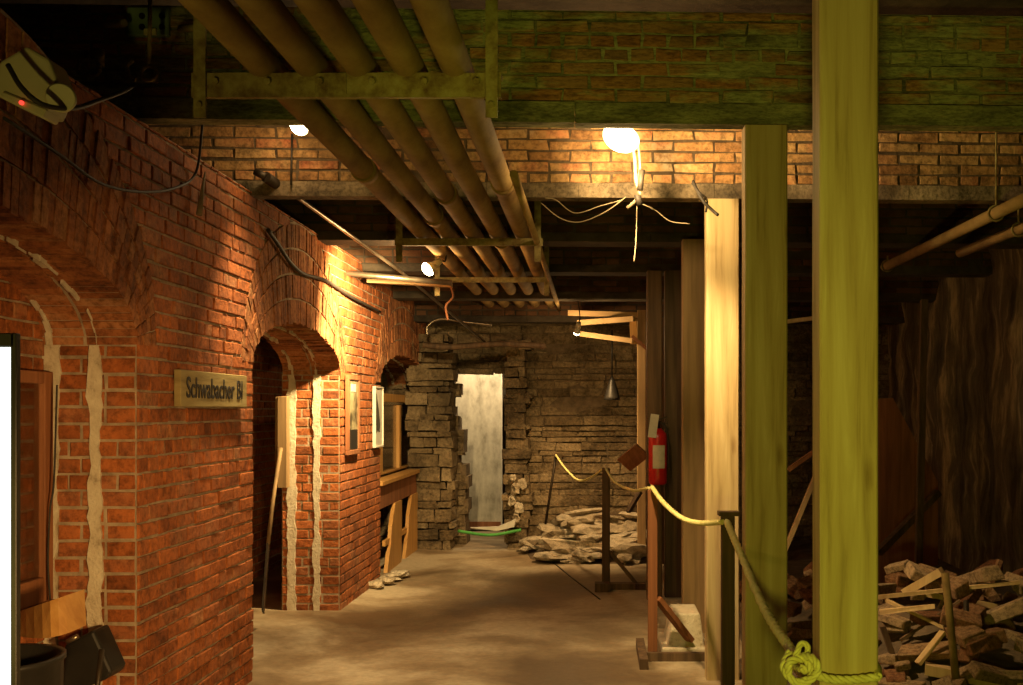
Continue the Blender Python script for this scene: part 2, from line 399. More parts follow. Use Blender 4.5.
# window in the first recess
bm = B(); xw = -2.25
y0, y1, z0, z1 = 2.46, 4.48, .73, 1.655
for a_, b_ in (((y0+.07,z0),(3.4,z0+.1)),((3.46,z0),(y1-.07,z0+.1)),((y0+.07,z1-.05),(3.4,z1)),((3.46,z1-.05),(y1-.07,z1)),((y0,z0),(y0+.07,z1)),((y1-.07,z0),(y1,z1)),((3.4,z0),(3.46,z1))):
    box(bm, (xw-.005,a_[0],a_[1]), (xw+.045,b_[0],b_[1]))
bevel(bm, .004)
wn = struct('window_1', bm, 'redwood')
bm = B(); box(bm, (xw+.015,y0+.05,z0+.08), (xw+.021,y1-.05,z1-.04)); obj('pane', bm, 'glass', wn)
bm = B(); box(bm, (xw-.005,y0-.02,z0-.05), (xw+.07,y1,z0)); bevel(bm,.004); obj('window_sill', bm, 'redwood', wn)
# window post in the second recess
bm = B(); xw = WX-.44
box(bm, (-2.32,8.03,0.93), (-2.25,8.11,1.6)); box(bm, (xw-.02,8.06,.95),(xw+.045,8.115,1.6))
bevel(bm,.004)
struct('window_2', bm, 'midwood')
# floor
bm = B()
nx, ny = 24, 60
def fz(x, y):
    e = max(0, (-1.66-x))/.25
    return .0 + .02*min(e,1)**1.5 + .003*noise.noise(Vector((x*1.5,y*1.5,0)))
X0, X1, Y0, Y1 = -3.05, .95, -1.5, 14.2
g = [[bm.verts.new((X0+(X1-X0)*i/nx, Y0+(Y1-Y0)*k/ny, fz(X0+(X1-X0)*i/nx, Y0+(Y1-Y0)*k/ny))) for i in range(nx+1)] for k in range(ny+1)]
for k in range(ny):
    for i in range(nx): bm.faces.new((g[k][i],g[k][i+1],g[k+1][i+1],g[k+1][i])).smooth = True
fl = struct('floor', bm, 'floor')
bm = B(); tube(bm, [(.04,8.7,.0),(-.2,9.8,.0),(-.58,11.6,.002)], .007, 6); obj('floor_seam', bm, 'darkiron', fl)
bm = B(); nx, ny = 24, 50; X0, X1 = .95, 3.7
def dz(x, y): return -.01+.06*noise.noise(Vector((x*1.3,y*1.3,3))) + .1*max(0,x-1.2)*.5
g = [[bm.verts.new((X0+(X1-X0)*i/nx, Y0+(Y1-Y0)*k/ny, dz(X0+(X1-X0)*i/nx, Y0+(Y1-Y0)*k/ny) if i else -.02)) for i in range(nx+1)] for k in range(ny+1)]
for k in range(ny):
    for i in range(nx): bm.faces.new((g[k][i],g[k][i+1],g[k+1][i+1],g[k+1][i])).smooth = True
struct('floor_earth', bm, 'dirt')
# right wall, rough
bm = B(); ny, nz = 110, 40
g = []
for k in range(ny+1):
    row = []
    for i in range(nz+1):
        y = -1.5+15.7*k/ny; z = -.1+3.6*i/nz
        x = 3.25+.10*noise.noise(Vector((y*.9,z*.7,1)))+.06*noise.noise(Vector((y*3,z*2.2,5)))+.03*noise.noise(Vector((y*7,z*6,9)))
        row.append(bm.verts.new((x,y,z)))
    g.append(row)
for k in range(ny):
    for i in range(nz): bm.faces.new((g[k][i],g[k+1][i],g[k+1][i+1],g[k][i+1])).smooth = True
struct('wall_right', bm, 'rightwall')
# ceiling
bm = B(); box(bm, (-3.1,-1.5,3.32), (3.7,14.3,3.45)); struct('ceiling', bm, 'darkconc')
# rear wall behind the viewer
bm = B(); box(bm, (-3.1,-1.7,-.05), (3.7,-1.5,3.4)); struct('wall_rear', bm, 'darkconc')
# cross beams: name, y at centre, soffit height, courses, thickness
sk = .035
def beam(idx, y, soff, top, th, bmat, mmat, flange, Hc=.06, L=.23):
    bm = B()
    u = Vector((1,sk,0)).normalized(); n = Vector((sk,-1,0)).normalized()
    o = Vector((0,y,0)); v0 = soff+flange
    bricks(bm, o, u, (0,0,1), n, v0, top, lambda v: [(-2.9,3.3)], L=L, Hc=Hc, proud=.006, j=.006, d=.06, m=.013, skip=.015, header=.25)
    backing(bm, o-n*.002, u, (0,0,1), n, v0, top, lambda v: [(-2.95,3.3)], Hc=1, d=th)
    k = -2.95
    while k < 3.3:      # concrete flange in slightly uneven lengths
        k2 = min(k+R.uniform(.5,1.1), 3.3); pr = R.uniform(-.006,.008)
        a = o+u*k; b = o+u*(k2-.002); f = n*(.012+pr)
        hexa(bm, [a+f+Vector((0,0,soff)), b+f+Vector((0,0,soff)), b+f+Vector((0,0,v0)), a+f+Vector((0,0,v0)), a-n*th+Vector((0,0,soff)), b-n*th+Vector((0,0,soff)), b-n*th+Vector((0,0,v0)), a-n*th+Vector((0,0,v0))], 2)
        k = k2
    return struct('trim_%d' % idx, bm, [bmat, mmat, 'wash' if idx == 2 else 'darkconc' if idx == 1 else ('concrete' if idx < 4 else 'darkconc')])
beam(1, 3.30, 2.87, 3.30, .12, 'washbrick', 'wash', .10)
beam(2, 4.78, 2.745, 3.235, .08, 'washbrick', 'wash', .09)
beam(3, 6.10, 2.675, 3.30, .10, 'beambrick', 'darkjoint', .08)
beam(4, 7.55, 2.655, 3.30, .24, 'dimbrick', 'darkconc', .06)
beam(5, 8.95, 2.62, 3.30, .24, 'dimbrick', 'darkconc', .06)
beam(6, 10.3, 2.54, 3.30, .24, 'dimbrick', 'darkconc', .06)
beam(7, 11.5, 2.42, 3.30, .24, 'dimbrick', 'darkconc', .06)
# end wall of rubble masonry with the broken opening
bm = B()
EY = 12.3
RJ = random.Random(5)
edge = {}
def end_spans(v):
    k = round(v/.13)
    if k not in edge: edge[k] = RJ.uniform(-.05,.05)
    ox0 = (461-VX)*EY/F + edge[k] - (.06 if v > 1.45 else 0) + (.04 if v<.9 else 0); ox1 = (505-VX)*EY/F + edge[k]*.2
    sp = [(-3.0,3.3)]
    return cut(sp, ox0, ox1) if v < 1.93 else sp
yy_ = -.02
while yy_ < 2.6:
    hh = RJ.uniform(.06,.13); mid = yy_+hh/2
    bricks(bm, (0,EY,0), (1,0,0), (0,0,1), (0,-1,0), yy_, yy_+hh, lambda v: cut([(-3.0+RJ.uniform(0,.1),3.3)], end_spans(mid)[0][1], end_spans(mid)[1][0]) if mid < 1.93 else [(-3.0+RJ.uniform(0,.1),3.3)], L=RJ.uniform(.2,.46), Hc=hh+.03, m=.012, proud=.02+RJ.uniform(-.01,.02), j=.012, d=.2)
    yy_ += hh
backing(bm, (0,EY-.0,0), (1,0,0), (0,0,1), (0,-1,0), -.02, 3.3, end_spans, Hc=.13, d=.35)
# lower stone shoulders that frame the opening
for x0_, x1_, yy in ((-2.0,-1.53,11.75),(-.98,-.72,11.95)):
    v_ = -.02
    while v_ < 2.25:
        hh = RJ.uniform(.05,.15); ja, jb = RJ.uniform(-.03,.03), RJ.uniform(-.05,.04)
        bricks(bm, (0,yy+RJ.uniform(-.03,.03),0), (1,0,0), (0,0,1), (0,-1,0), v_, v_+hh, lambda v: [(x0_+ja,x1_+jb)], L=RJ.uniform(.14,.4), Hc=hh+.03, m=.01, proud=.02, j=.016, d=.4)
        v_ += hh
for f in bm.verts: f.co += Vector((0,-1,0))*(.05*noise.noise(f.co*2.5)+.03*noise.noise(f.co*9))
struct('wall_end', bm, ['stone','stonemortar'])
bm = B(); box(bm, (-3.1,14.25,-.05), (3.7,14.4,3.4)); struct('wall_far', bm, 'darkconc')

# ================================================================ THINGS
def WP(px, py, off=.03):
    z = F*(-WX-off)/(VX-px); return P(px, py, z)
# timber posts of the row
def post(x, y, w, d, top, name, label, m='post', bot=0, group=None, cat='post', lean=0):
    bm = B()
    n = 14; rings = []
    cs = [(0,0),(1,0),(1,1),(0,1)]
    for k in range(n+1):
        z = bot+(top-bot)*k/n; q = []
        for cx, cy in cs:
            dx = .0025*noise.noise(Vector((cx*3,z*2.3,x*7)))
            ch = .006
            for s in (0,1):
                if (cx,cy) in ((0,0),(1,1)): ax, ay = (0,1) if s==0 else (1,0)
                else: ax, ay = (1,0) if s==0 else (0,1)
                ux = (ch if cx==0 else -ch)*ax; uy = (ch if cy==0 else -ch)*ay
                q.append(bm.verts.new((x+cx*w+ux+dx+lean*(z-bot), y+cy*d+uy+dx, z)))
        rings.append(q)
    for a, b in zip(rings, rings[1:]):
        for i in range(8): bm.faces.new((a[i],a[(i+1)%8],b[(i+1)%8],b[i]))
    bm.faces.new(rings[0]); bm.faces.new(rings[-1])
    return solo(name, bm, m, label, cat, group)
post(.681, 3.33, .178, .12, 2.868, 'timber_post', 'nearest square timber post, widest and yellow-green lit, with rope tied round its foot')
post(.655, 4.79, .184, .12, 2.742, 'timber_post', 'second timber post from the front, dark green face with a pale lit left edge')
post(.619, 6.1, .182, .12, 2.672, 'timber_post', 'brightly lit cream timber post under the hanging lamp')
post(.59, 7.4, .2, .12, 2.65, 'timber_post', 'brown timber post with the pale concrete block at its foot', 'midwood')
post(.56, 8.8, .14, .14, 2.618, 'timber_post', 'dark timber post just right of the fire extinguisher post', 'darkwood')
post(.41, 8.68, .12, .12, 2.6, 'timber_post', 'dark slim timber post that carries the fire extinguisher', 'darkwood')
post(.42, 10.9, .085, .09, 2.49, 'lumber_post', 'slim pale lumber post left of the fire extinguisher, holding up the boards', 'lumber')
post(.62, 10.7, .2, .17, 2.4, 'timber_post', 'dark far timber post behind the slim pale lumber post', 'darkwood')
# extinguisher
ex, ey, ez = P(658,485,8.55); ey = 8.585
t = thing('fire_extinguisher', 'red fire extinguisher with white label hanging on a dark post', 'fire extinguisher', (ex,ey,ez))
bm = B(); lathe(bm, [(.055,0),(.07,.012),(.072,.03),(.072,.37),(.066,.4),(.04,.43),(.025,.44)], (ex,ey,ez), seg=28); obj('cylinder_body', bm, 'red', t, False)
bm = B(); lathe(bm, [(.018,.435),(.018,.475),(.026,.477),(.026,.5)], (ex,ey,ez)); plank(bm, (ex-.01,ey,ez+.5), (ex+.07,ey-.02,ez+.53), .02, .01); plank(bm, (ex-.01,ey,ez+.485), (ex+.075,ey-.02,ez+.48), .02, .01); obj('valve_handle', bm, 'darkiron', t)
bm = B(); tube(bm, catmull([(ex+.02,ey,ez+.49),(ex+.06,ey-.03,ez+.45),(ex+.082,ey-.02,ez+.33),(ex+.08,ey-.02,ez+.12)]), .009, 8); obj('hose', bm, 'cable', t)
bm = B()
for a0 in range(8):
    a, b = math.radians(-125+a0*10), math.radians(-115+a0*10)
    hexa(bm, [(ex+.072*math.cos(q)*k, ey+.072*math.sin(q)*k, ez+zz) for k in (1.0,1.025) for (q, zz) in ((a,.13),(b,.13),(b,.31),(a,.31))])
obj('paper_label', bm, 'label', t)
bm = B(); plank(bm, (ex-.05,ey-.08,ez+.37), (ex-.025,ey-.07,ez+.55), .065, .003, up=(0,1,0)); obj('hanging_tag', bm, 'white', t)
bm = B(); box(bm, (ex-.03,ey+.068,ez+.1), (ex+.03,ey+.09,ez+.42)); obj('wall_bracket', bm, 'darkiron', t)
# big pipes
xs = [-1.10,-.945,-.785,-.625,-.465]
nm = ['leftmost','second from left','middle','fourth from left','rightmost']
for i, x in enumerate(xs):
    bm = B(); pts = []
    for k in range(45):
        y = -.9 + 12.9*k/44; pts.append((x+.006*noise.noise(Vector((y*.7,i*5,0))), y, 2.668-.0012*k+.006*noise.noise(Vector((y*.6,i*9,2)))))
    o = solo('steam_pipe', bm if not tube(bm, pts, .052, 18) else bm, 'pipe', '%s of the five large rusty pipes running under the ceiling' % nm[i], 'pipe', 'parallel ceiling pipes', origin=(x,-.9,2.61))
    for yy in (1.9+.2*i, (5.2,6.4,5.75,7.3,5.5)[i]):
        bm = B(); zz = 2.668-.0012*(yy+.9)/12.9*44; tube(bm, [(x,yy,zz),(x,yy+.09,zz)], .06, 18)
        obj('pipe_coupling', bm, 'pipe', o)
bm = B(); tube(bm, [(-.365,4.95,2.56),(-.365,8,2.552),(-.37,11.4,2.54)], .02, 10)
solo('conduit_pipe', bm, 'pipe', 'thin rusty pipe hugging the right side of the large pipes', 'pipe')
# hangers
def hanger(y, zt, xa, xb, label, hgt=.06):
    t = thing('pipe_hanger', label, 'pipe bracket', ((xa+xb)/2, y, zt-.06))
    bm = B()
    for k in range(10):
        a = xa+(xb-xa)*k/10; b = xa+(xb-xa)*(k+1)/10
        box(bm, (a,y-.03,zt-.008-hgt*.0), (b,y+.03,zt), .0012); box(bm, (a,y-.034,zt-hgt), (b,y-.026,zt), .0012)
        box(bm, (a,y-.034,zt-hgt), (b,y-.008,zt-hgt+.012), .0012)
    obj('angle_bar', bm, 'iron', t)
    for k in range(6):
        xx = xa+.08+(xb-xa-.16)*k/5; bm = B(); tube(bm, [(xx,y-.046,zt-.03),(xx,y-.03,zt-.03)], .011, 6)
        obj('bolt', bm, 'iron', t)
    for xx in (xa+.03, xb-.03):
        bm = B(); box(bm, (xx-.02,y-.045,zt-.15), (xx+.02,y-.036,3.30)); bm2 = bm
        tube(bm, [(xx,y-.055,zt-.11),(xx,y-.036,zt-.11)], .01, 6)
        obj('hanger_strap', bm, 'iron', t)
    return t
hanger(3.66, 2.612, -1.33, -.31, 'near rusty angle bar carrying the five large pipes', .08)
hanger(6.95, 2.58, -1.26, -.33, 'second angle bar under the pipes, past the lit brick beam', .045)
hanger(8.9, 2.57, -1.30, -.36, 'third angle bar under the pipes, beside the small lamp', .04)
# junk on the beams at upper left
t = thing('emergency_light', 'cream emergency light with two heads and a red indicator at top left', 'emergency light', P(25,100,3.4))
bm = B(); c = P(26,78,3.4)
prism(bm, [c+Vector(q) for q in ((-.1,0,-.05),(-.085,0,.05),(.0,0,.1),(.07,0,.06),(.1,0,-.02),(.06,0,-.11),(-.02,0,-.09))], (0,.12,0)); bevel(bm,.01,2); obj('lamp_housing', bm, 'cream', t)
bm = B(); lathe(bm, [(.02,-.05),(.038,-.03),(.045,.02),(.04,.03)], P(62,98,3.4), (.3,-1,-.25), 24); obj('lamp_head', bm, 'cream', t)
bm = B(); prism(bm, [P(0,97,3.39),P(2,90,3.39),P(46,108,3.39),P(42,118,3.39)], (0,.1,0)); bevel(bm,.006); obj('lamp_base', bm, 'cream', t)
bm = B(); lathe(bm, [(.007,0),(.007,.006)], P(22,103,3.385), (0,-1,0), 10); obj('indicator_light', bm, 'led', t)
bm = B(); tube(bm, catmull([P(8,65,3.3),P(22,88,3.28),P(44,105,3.3),P(75,108,3.45),P(100,100,3.75),P(122,92,4.1),P(135,85,4.5)]), .008, 8)
solo('power_cable', bm, 'cable', 'dark sagging cable from the emergency light to the beam', 'cable')
t = thing('junction_box', 'grey-green junction box with round knockouts on the beam at upper left', 'junction box', P(150,38,4.7))
a, b = P(128,37,4.7), P(170,8,4.7)
bm = B(); box(bm, (a.x,4.68,a.z), (b.x,4.79,b.z)); bevel(bm,.006); obj('box_body', bm, 'greenbox', t)
for px, py in ((142,16),(162,16),(142,27),(162,27)):
    bm = B(); lathe(bm, [(.014,0),(.012,.006)], P(px,py,4.68), (0,-1,0), 12); obj('knockout', bm, 'black', t)
bm = B(); q = P(148,31,4.66); box(bm, (q.x-.02,4.665,q.z-.012), (q.x+.03,4.68,q.z+.012)); obj('yellow_sticker', bm, 'rope', t)
for p0, p1, lab in (((88,25),(125,23),'short yellowish pipe stub left of the junction box'),((180,29),(200,27),'short bright pipe stub right of the junction box')):
    bm = B(); tube(bm, [P(*p0,4.65),P(*p1,4.6)], .016, 10); solo('pipe_stub', bm, 'iron', lab, 'pipe')
t = thing('hook_rod', 'hanging iron rod with a ring at its end below the junction box', 'hook', P(149,80,4.5))
bm = B(); tube(bm, [P(151,-40,4.5),P(149,65,4.5)], .009, 8); obj('rod', bm, 'iron', t)
bm = B(); c = P(149,73,4.5); tube(bm, [c+Vector((.03*math.cos(q*math.pi/8),0,.03*math.sin(q*math.pi/8))) for q in range(17)], .009, 8); obj('ring', bm, 'iron', t)
t = thing('valve', 'old dark valve with handwheel on a pipe at upper left', 'valve', P(88,72,4.4))
bm = B(); tube(bm, [P(35,52,4.4),P(100,56,4.4)], .02, 10); tube(bm, [P(98,50,4.4),P(98,66,4.4)], .026, 10); obj('valve_body', bm, 'iron', t)
bm = B(); c = P(88,68,4.35); tube(bm, [c+Vector((.045*math.cos(q*math.pi/8),.01*math.sin(q),.03*math.sin(q*math.pi/8))) for q in range(17)], .008, 8); tube(bm, [c, P(88,56,4.38)], .009, 8); obj('handwheel', bm, 'iron', t)
bm = B(); tube(bm, catmull([P(133,60,4.5),P(127,66,4.5),P(129,76,4.5),P(136,80,4.5)]), .009, 8); solo('iron_hook', bm, 'iron', 'small curved iron hook left of the hanging ring', 'hook')
# pendant lamps
def lamp(pos, tilt, label, r=.06, cord_top=3.25):
    pos = Vector(pos); ax = Vector(tilt).normalized()
    t = thing('flood_lamp', label, 'lamp', pos)
    bm = B(); lathe(bm, [(.02,-.12),(.026,-.08),(.026,-.06)], pos, ax, 16); obj('lamp_socket', bm, 'white', t)
    bm = B(); lathe(bm, [(.024,-.06),(r*.8,-.02),(r,.0)], pos, ax, 24); obj('reflector', bm, 'white', t)
    bm = B(); lathe(bm, [(r*.93,.001),(r*.85,.015),(r*.5,.03),(.003,.036)], pos, ax, 24); obj('bulb_face', bm, 'bulb', t)
    bm = B(); e = pos-ax*.12; tube(bm, catmull([e, e-ax*.05+Vector((0,0,.03)), Vector((e.x-.02,e.y,cord_top))]), .006, 6); obj('lamp_cord', bm, 'cable', t)
    return t
L1 = P(299,126,5.8); L2 = P(428,269,7.75); L3 = P(621,138,5.4); L4 = P(577,332,10.6)
lamp(L1, (-.35,-.6,-.6), 'small bright flood lamp at left, above the long slanting conduit', .055)
lamp(L2, (-.6,-.4,-.5), 'bright flood lamp over the second brick arch, beside the pale boards', .055)
lamp(L3, (-.25,-.45,-.7), 'brightest flood lamp, hanging in front of the lit brick beam', .095)
lamp(L4, (-.15,.6,-.6), 'tiny far lamp at the end of the pale cross boards', .035, 2.6)
# fittings and wires under lamp 3
t = thing('cable_drop', 'pale twisted cable with dark plug dangling under the brightest lamp', 'cable', P(637,205,5.7))
bm = B(); tube(bm, catmull([P(632,142,5.72),P(635,160,5.7),P(636,180,5.7),P(640,195,5.7),P(632,204,5.7),P(627,208,5.7)]), .009, 8); tube(bm, catmull([P(638,142,5.72),P(640,165,5.7),P(638,185,5.7)]), .007, 8); obj('cord', bm, 'palecable', t)
bm = B(); tube(bm, [P(642,170,5.69),P(640,190,5.69)], .016, 10); tube(bm, [P(637,195,5.69),P(640,205,5.69)], .018, 10); obj('plug', bm, 'cable', t)
for pts, z, lab in (([(541,203),(560,218),(580,222),(605,212),(626,197)],5.9,'thin wire looping left from the cable under the brightest lamp'),
                 ([(545,198),(556,200),(575,213),(600,206),(622,200)],5.95,'second thin wire looping left under the lit beam'),
                 ([(640,203),(655,210),(670,221),(690,224)],5.9,'thin wire running right from the cable to the lit cream post'),
                 ([(637,205),(636,240),(634,262)],5.7,'thin pale wire hanging straight down under the brightest lamp')):
    bm = B(); tube(bm, catmull([P(*p,z) for p in pts]), .003, 6); solo('loose_wire', bm, 'palecable', lab, 'wire')
bm = B(); tube(bm, catmull([P(693,181,5.85),P(697,190,5.82),P(704,202,5.8),P(712,210,5.8),P(718,215,5.78)]), .009, 8); tube(bm, catmull([P(692,183,5.85),P(700,193,5.8),P(707,200,5.82),P(706,212,5.8)]), .006, 6)
solo('frayed_cable', bm, 'cable', 'frayed dark cable end at the top of the lit cream post', 'cable')
# slanting conduit and its coupling
t = thing('slanting_conduit', 'long thin steel conduit slanting down along the brick wall ceiling', 'conduit', P(270,178,6.0))
bm = B(); tube(bm, [P(265,176,5.95),P(300,199,6.4),P(400,271,8.5),P(490,346,12.0)], .013, 10); obj('conduit_tube', bm, 'conduit', t)
bm = B(); a, b = P(266,177,5.93), P(290,194,6.2); tube(bm, [a,b], .03, 10); tube(bm, [a, a+Vector((-.06,0,.03))], .02, 8); obj('conduit_elbow', bm, 'darkiron', t)
bm = B(); tube(bm, [P(292,134,6.0),P(291,185,6.0)], .006, 6); solo('hanging_wire', bm, 'cable', 'thin dark wire dropping from the small left lamp', 'wire')
# cables over arch 2
bm = B(); tube(bm, catmull([WP(268,230),WP(278,244),WP(290,262),WP(304,274),WP(327,281),WP(350,296),WP(380,312)]), .012, 8)
solo('wall_cable', bm, 'cable', 'dark cable drooping across the wall above the second arch', 'cable')
bm = B(); tube(bm, catmull([WP(4,118),WP(60,155),WP(100,183),WP(140,192),WP(175,188),WP(196,172),P(203,120,5.0)]), .006, 6)
solo('wall_cable', bm, 'cable', 'thin cable sagging across the wall above the first arch', 'cable')
bm = B(); tube(bm, [WP(205,172,.05),WP(199,215,.04)], .008, 6, rf=lambda t: .004+.012*t); solo('paper_streamer', bm, 'palecable', 'pale tapered strip hanging above the wooden wall sign', 'strip')
# boards / pipe by lamp 2
bm = B(); tube(bm, [P(330,277,8.35),P(345,273,8.35),P(452,283,8.35)], .022, 10); solo('cross_pipe', bm, 'conduit', 'horizontal pipe from the brick wall to the lamp over the second arch', 'pipe')
bm = B(); plank(bm, P(368,281,8.75), P(452,285,8.75), .09, .03, j=.002); solo('loose_board', bm, 'lumberX', 'pale board lying just above the lamp over the second arch', 'board')
bm = B(); tube(bm, catmull([P(451,287,8.7),P(453,297,8.7),P(446,306,8.7),P(448,320,8.7)]), .009, 8); solo('hanging_cable_end', bm, 'redwood', 'short reddish cable end hanging from the pale board', 'cable')
bm = B(); tube(bm, catmull([P(427,335,11),P(428,326,11),P(440,319,11),P(465,322,11),P(492,325,11)]), .014, 8)
solo('bent_pipe', bm, 'conduit', 'thin bent pipe curving above the broken doorway', 'pipe')
bm = B(); tube(bm, catmull([P(423,345,11),P(450,347,11),P(500,344,11.2),P(545,346,11.3)]), .03, 8, wob=.004)
solo('dark_log', bm, 'darkwood', 'dark horizontal timber over the broken doorway', 'timber')
# lumber frame far right: separate boards
for a, b, w, lab in ((P(568,313,10.95),P(640,315,10.95),.05,'topmost pale cross board of the far lumber frame'),
                     (P(578,323,11.05),P(634,319,10.8),.05,'second pale cross board of the far lumber frame'),
                     (P(581,334,11.05),P(633,341,10.85),.06,'lowest pale cross board, beside the tiny far lamp')):
    bm = B(); plank(bm, a, b, w, .05, up=(0,0,1), j=.002); solo('cross_board', bm, 'lumberX', lab, 'board')
bm = B(); plank(bm, P(633,318,10.86), P(634,344,10.86), .07, .03, up=(0,1,0)); solo('short_board', bm, 'orangewood', 'short upright orange board beside the slim pale post', 'board')
bm = B(); plank(bm, P(632,336,10.8), P(648,350,10.8), .03, .03); solo('brace_stick', bm, 'redwood', 'small dark diagonal stick on the slim pale post', 'stick')
t = thing('hanging_lantern', 'dark hanging lantern silhouetted against the lit stone wall', 'lantern', P(612,400,11.2))
bm = B(); c = P(612,400,11.2); lathe(bm, [(.085,0),(.08,.03),(.055,.12),(.03,.2),(.012,.24)], c, seg=12); obj('lantern_shade', bm, 'black', t)
bm = B(); tube(bm, [c+Vector((0,0,.23)), P(612,330,11.2)], .008, 6); obj('lantern_rod', bm, 'black', t)
# second arch: leaning shovel
t = thing('leaning_shovel', 'long-handled tool leaning in the dark recess of the second arch', 'tool', P(263,600,7.5))
bm = B(); tube(bm, [P(281,448,7.9),P(273,500,7.75),P(268,545,7.6)], .014, 8); obj('handle', bm, 'midwood', t)
bm = B(); plank(bm, P(268,545,7.6), P(263,612,7.42), .1, .012, up=(1,.2,0)); obj('blade', bm, 'darkiron', t)
# lightbox
lx0, lx1, ly = -1.82, -1.268, 2.4
t = thing('lit_display_panel', 'glowing white display panel with black frame at the left edge', 'display panel', ((lx0+lx1)/2,ly,0))
zt = H+(VY-333)*ly/F
bm = B(); box(bm, (lx1-.008,ly,0), (lx1+.005,ly+.02,zt)); box(bm, (lx0-.02,ly,0), (lx0,ly+.02,zt)); box(bm, (lx0,ly,zt-.03), (lx1,ly+.02,zt)); box(bm, (lx0,ly,0), (lx1,ly+.02,.12)); box(bm, (lx0,ly+.012,.1), (lx1-.006,ly+.03,zt-.01)); bevel(bm,.002); obj('frame', bm, 'black', t)
bm = B(); box(bm, (lx0+.002,ly+.004,.122), (lx1-.009,ly+.011,zt-.031)); obj('lit_panel', bm, 'screen', t)
# chair-like things behind it
bm = B()
pts = []
for k in range(9):
    s = k/8; pts.append((18+64*s, 612-22*s+0*math.sin(s*3.1)))
a = [P(px,py,3.9-.15*math.sin(i/8*3.14)) for i,(px,py) in enumerate(pts)]
b = [P(18+66*i/8, 636+ (4*math.sin(i/8*3.14)) - 10*(i/8)**2, 3.8-.15*math.sin(i/8*3.14)) for i in range(9)]
for i in range(8): hexa(bm, [a[i],a[i+1],b[i+1],b[i], a[i]+Vector((0,.018,0)),a[i+1]+Vector((0,.018,0)),b[i+1]+Vector((0,.018,0)),b[i]+Vector((0,.018,0))])
t = thing('curved_chair', 'chair with curved orange plywood back beside the lit display panel', 'chair', (P(50,640,3.9).x,3.7,0))
obj('backrest', bm, 'orangewood', t)
bm = B(); cx, cy = P(45,640,3.7).x, 3.62
prism(bm, [(cx+.21*math.cos(q*math.pi/10)*1.0, cy+.2*math.sin(q*math.pi/10), .42) for q in range(20)], (0,0,.03)); obj('seat', bm, 'orangewood', t)
for sx in (-.15,.15):
    for sy in (-.14,.14):
        bm = B(); tube(bm, [(cx+sx,cy+sy,.43),(cx+sx*1.15,cy+sy*1.15,.0)], .013, 8); obj('leg', bm, 'darkiron', t)
for sx in (-.12,.12):
    bm = B(); tube(bm, [(cx+sx,cy+.17,.43),(cx+sx,3.86,.66)], .01, 8); obj('back_support', bm, 'darkiron', t)
t = thing('black_bin', 'low black curved bin in front of the plywood-backed chair', 'bin', (P(-4,680,3.3).x,3.3,0))
bm = B(); c = Vector((P(-4,680,3.3).x,3.3,0)); lathe(bm, [(.15,0),(.17,.02),(.185,.74),(.192,.745),(.192,.76),(.17,.757),(.16,.1)], c, seg=28); obj('bin_body', bm, 'black', t, False)
t = thing('leather_case', 'dark brown leather case leaning against the brick jamb', 'case', P(90,690,4.2))
bm = B(); prism(bm, [P(64,645,4.3),P(93,630,4.3),P(112,672,4.3),P(107,679,4.3),P(60,700,4.3)], (0,.14,0)); bevel(bm,.012,2); obj('case_body', bm, 'black', t)
bm = B(); tube(bm, [P(67,642,4.28),P(78,636,4.28)], .01, 8); obj('case_clasp', bm, 'conduit', t)
bm = B(); tube(bm, catmull([P(57,385,4.4),P(54,480,4.4),P(50,510,4.4),P(48,560,4.4),P(50,600,4.4)]), .004, 6); solo('thin_wire', bm, 'cable', 'thin dark wire down the plastered brick jamb', 'wire')
# sign
def textmesh(body, size, ext=.002):
    cu = bpy.data.curves.new('lettering', 'FONT'); cu.body = body; cu.size = size; cu.extrude = ext; cu.offset = .0012; cu.align_x = 'CENTER'; cu.align_y = 'CENTER'
    o = bpy.data.objects.new('tmp', cu); C.objects.link(o); dg = bpy.context.evaluated_depsgraph_get(); dg.update()
    me = bpy.data.meshes.new_from_object(o.evaluated_get(dg)); bpy.data.objects.remove(o)
    return me
sx = WX+.04; sc = Vector((sx, 5.36, H+.098))
t = thing('wooden_sign', 'old wooden sign reading Schwabacher Bl on the brick pier', 'sign', (WX+.02,5.36,H+.01))
bm = B(); box(bm, (WX+.008,4.90,sc.z-.083), (sx,5.83,sc.z+.083)); bevel(bm,.003)
obj('signboard', bm, 'sign', t)
me = textmesh('Schwabacher Bl', .135)
m4 = Matrix(((0,0,1,0),(1,0,0,0),(0,1,0,0),(0,0,0,1)))
me.transform(Matrix.Diagonal((.93,1,1,1))); me.transform(m4); me.transform(Matrix.Translation(Vector((sx+.001,5.36,sc.z))-W(t))); me.materials.append(M['black'])
o = bpy.data.objects.new('lettering', me); C.objects.link(o); o.parent = t
# framed pictures on pier 2
def frame(y0, y1, z0, z1, name, label, fm, w, inner):
    t = thing(name, label, 'picture', (WX+.02,(y0+y1)/2,z0))
    bm = B(); x0 = WX+.012; x1 = WX+.042
    for a_, b_ in (((y0,z0),(y1,z0+w)),((y0,z1-w),(y1,z1)),((y0,z0+w),(y0+w,z1-w)),((y1-w,z0+w),(y1,z1-w))): box(bm, (x0,a_[0],a_[1]), (x1,b_[0],b_[1]))
    bevel(bm,.003); obj('picture_frame', bm, fm, t)
    bm = B(); box(bm, (x0,y0+w*.8,z0+w*.8), (x1-.012,y1-w*.8,z1-w*.8)); obj('print', bm, inner, t)
    return t
t = frame(8.24, 8.64, H-.34, H+.265, 'framed_picture', 'tall brown framed picture at the corner of the second pier', 'redwood', .035, 'picture')
bm = B(); box(bm, (WX+.03,8.3,H-.3), (WX+.034,8.58,H-.15)); obj('caption_strip', bm, 'black', t)
bm = B(); box(bm, (WX+.03,8.36,H+.14), (WX+.034,8.52,H+.2)); obj('caption_label', bm, 'white', t)
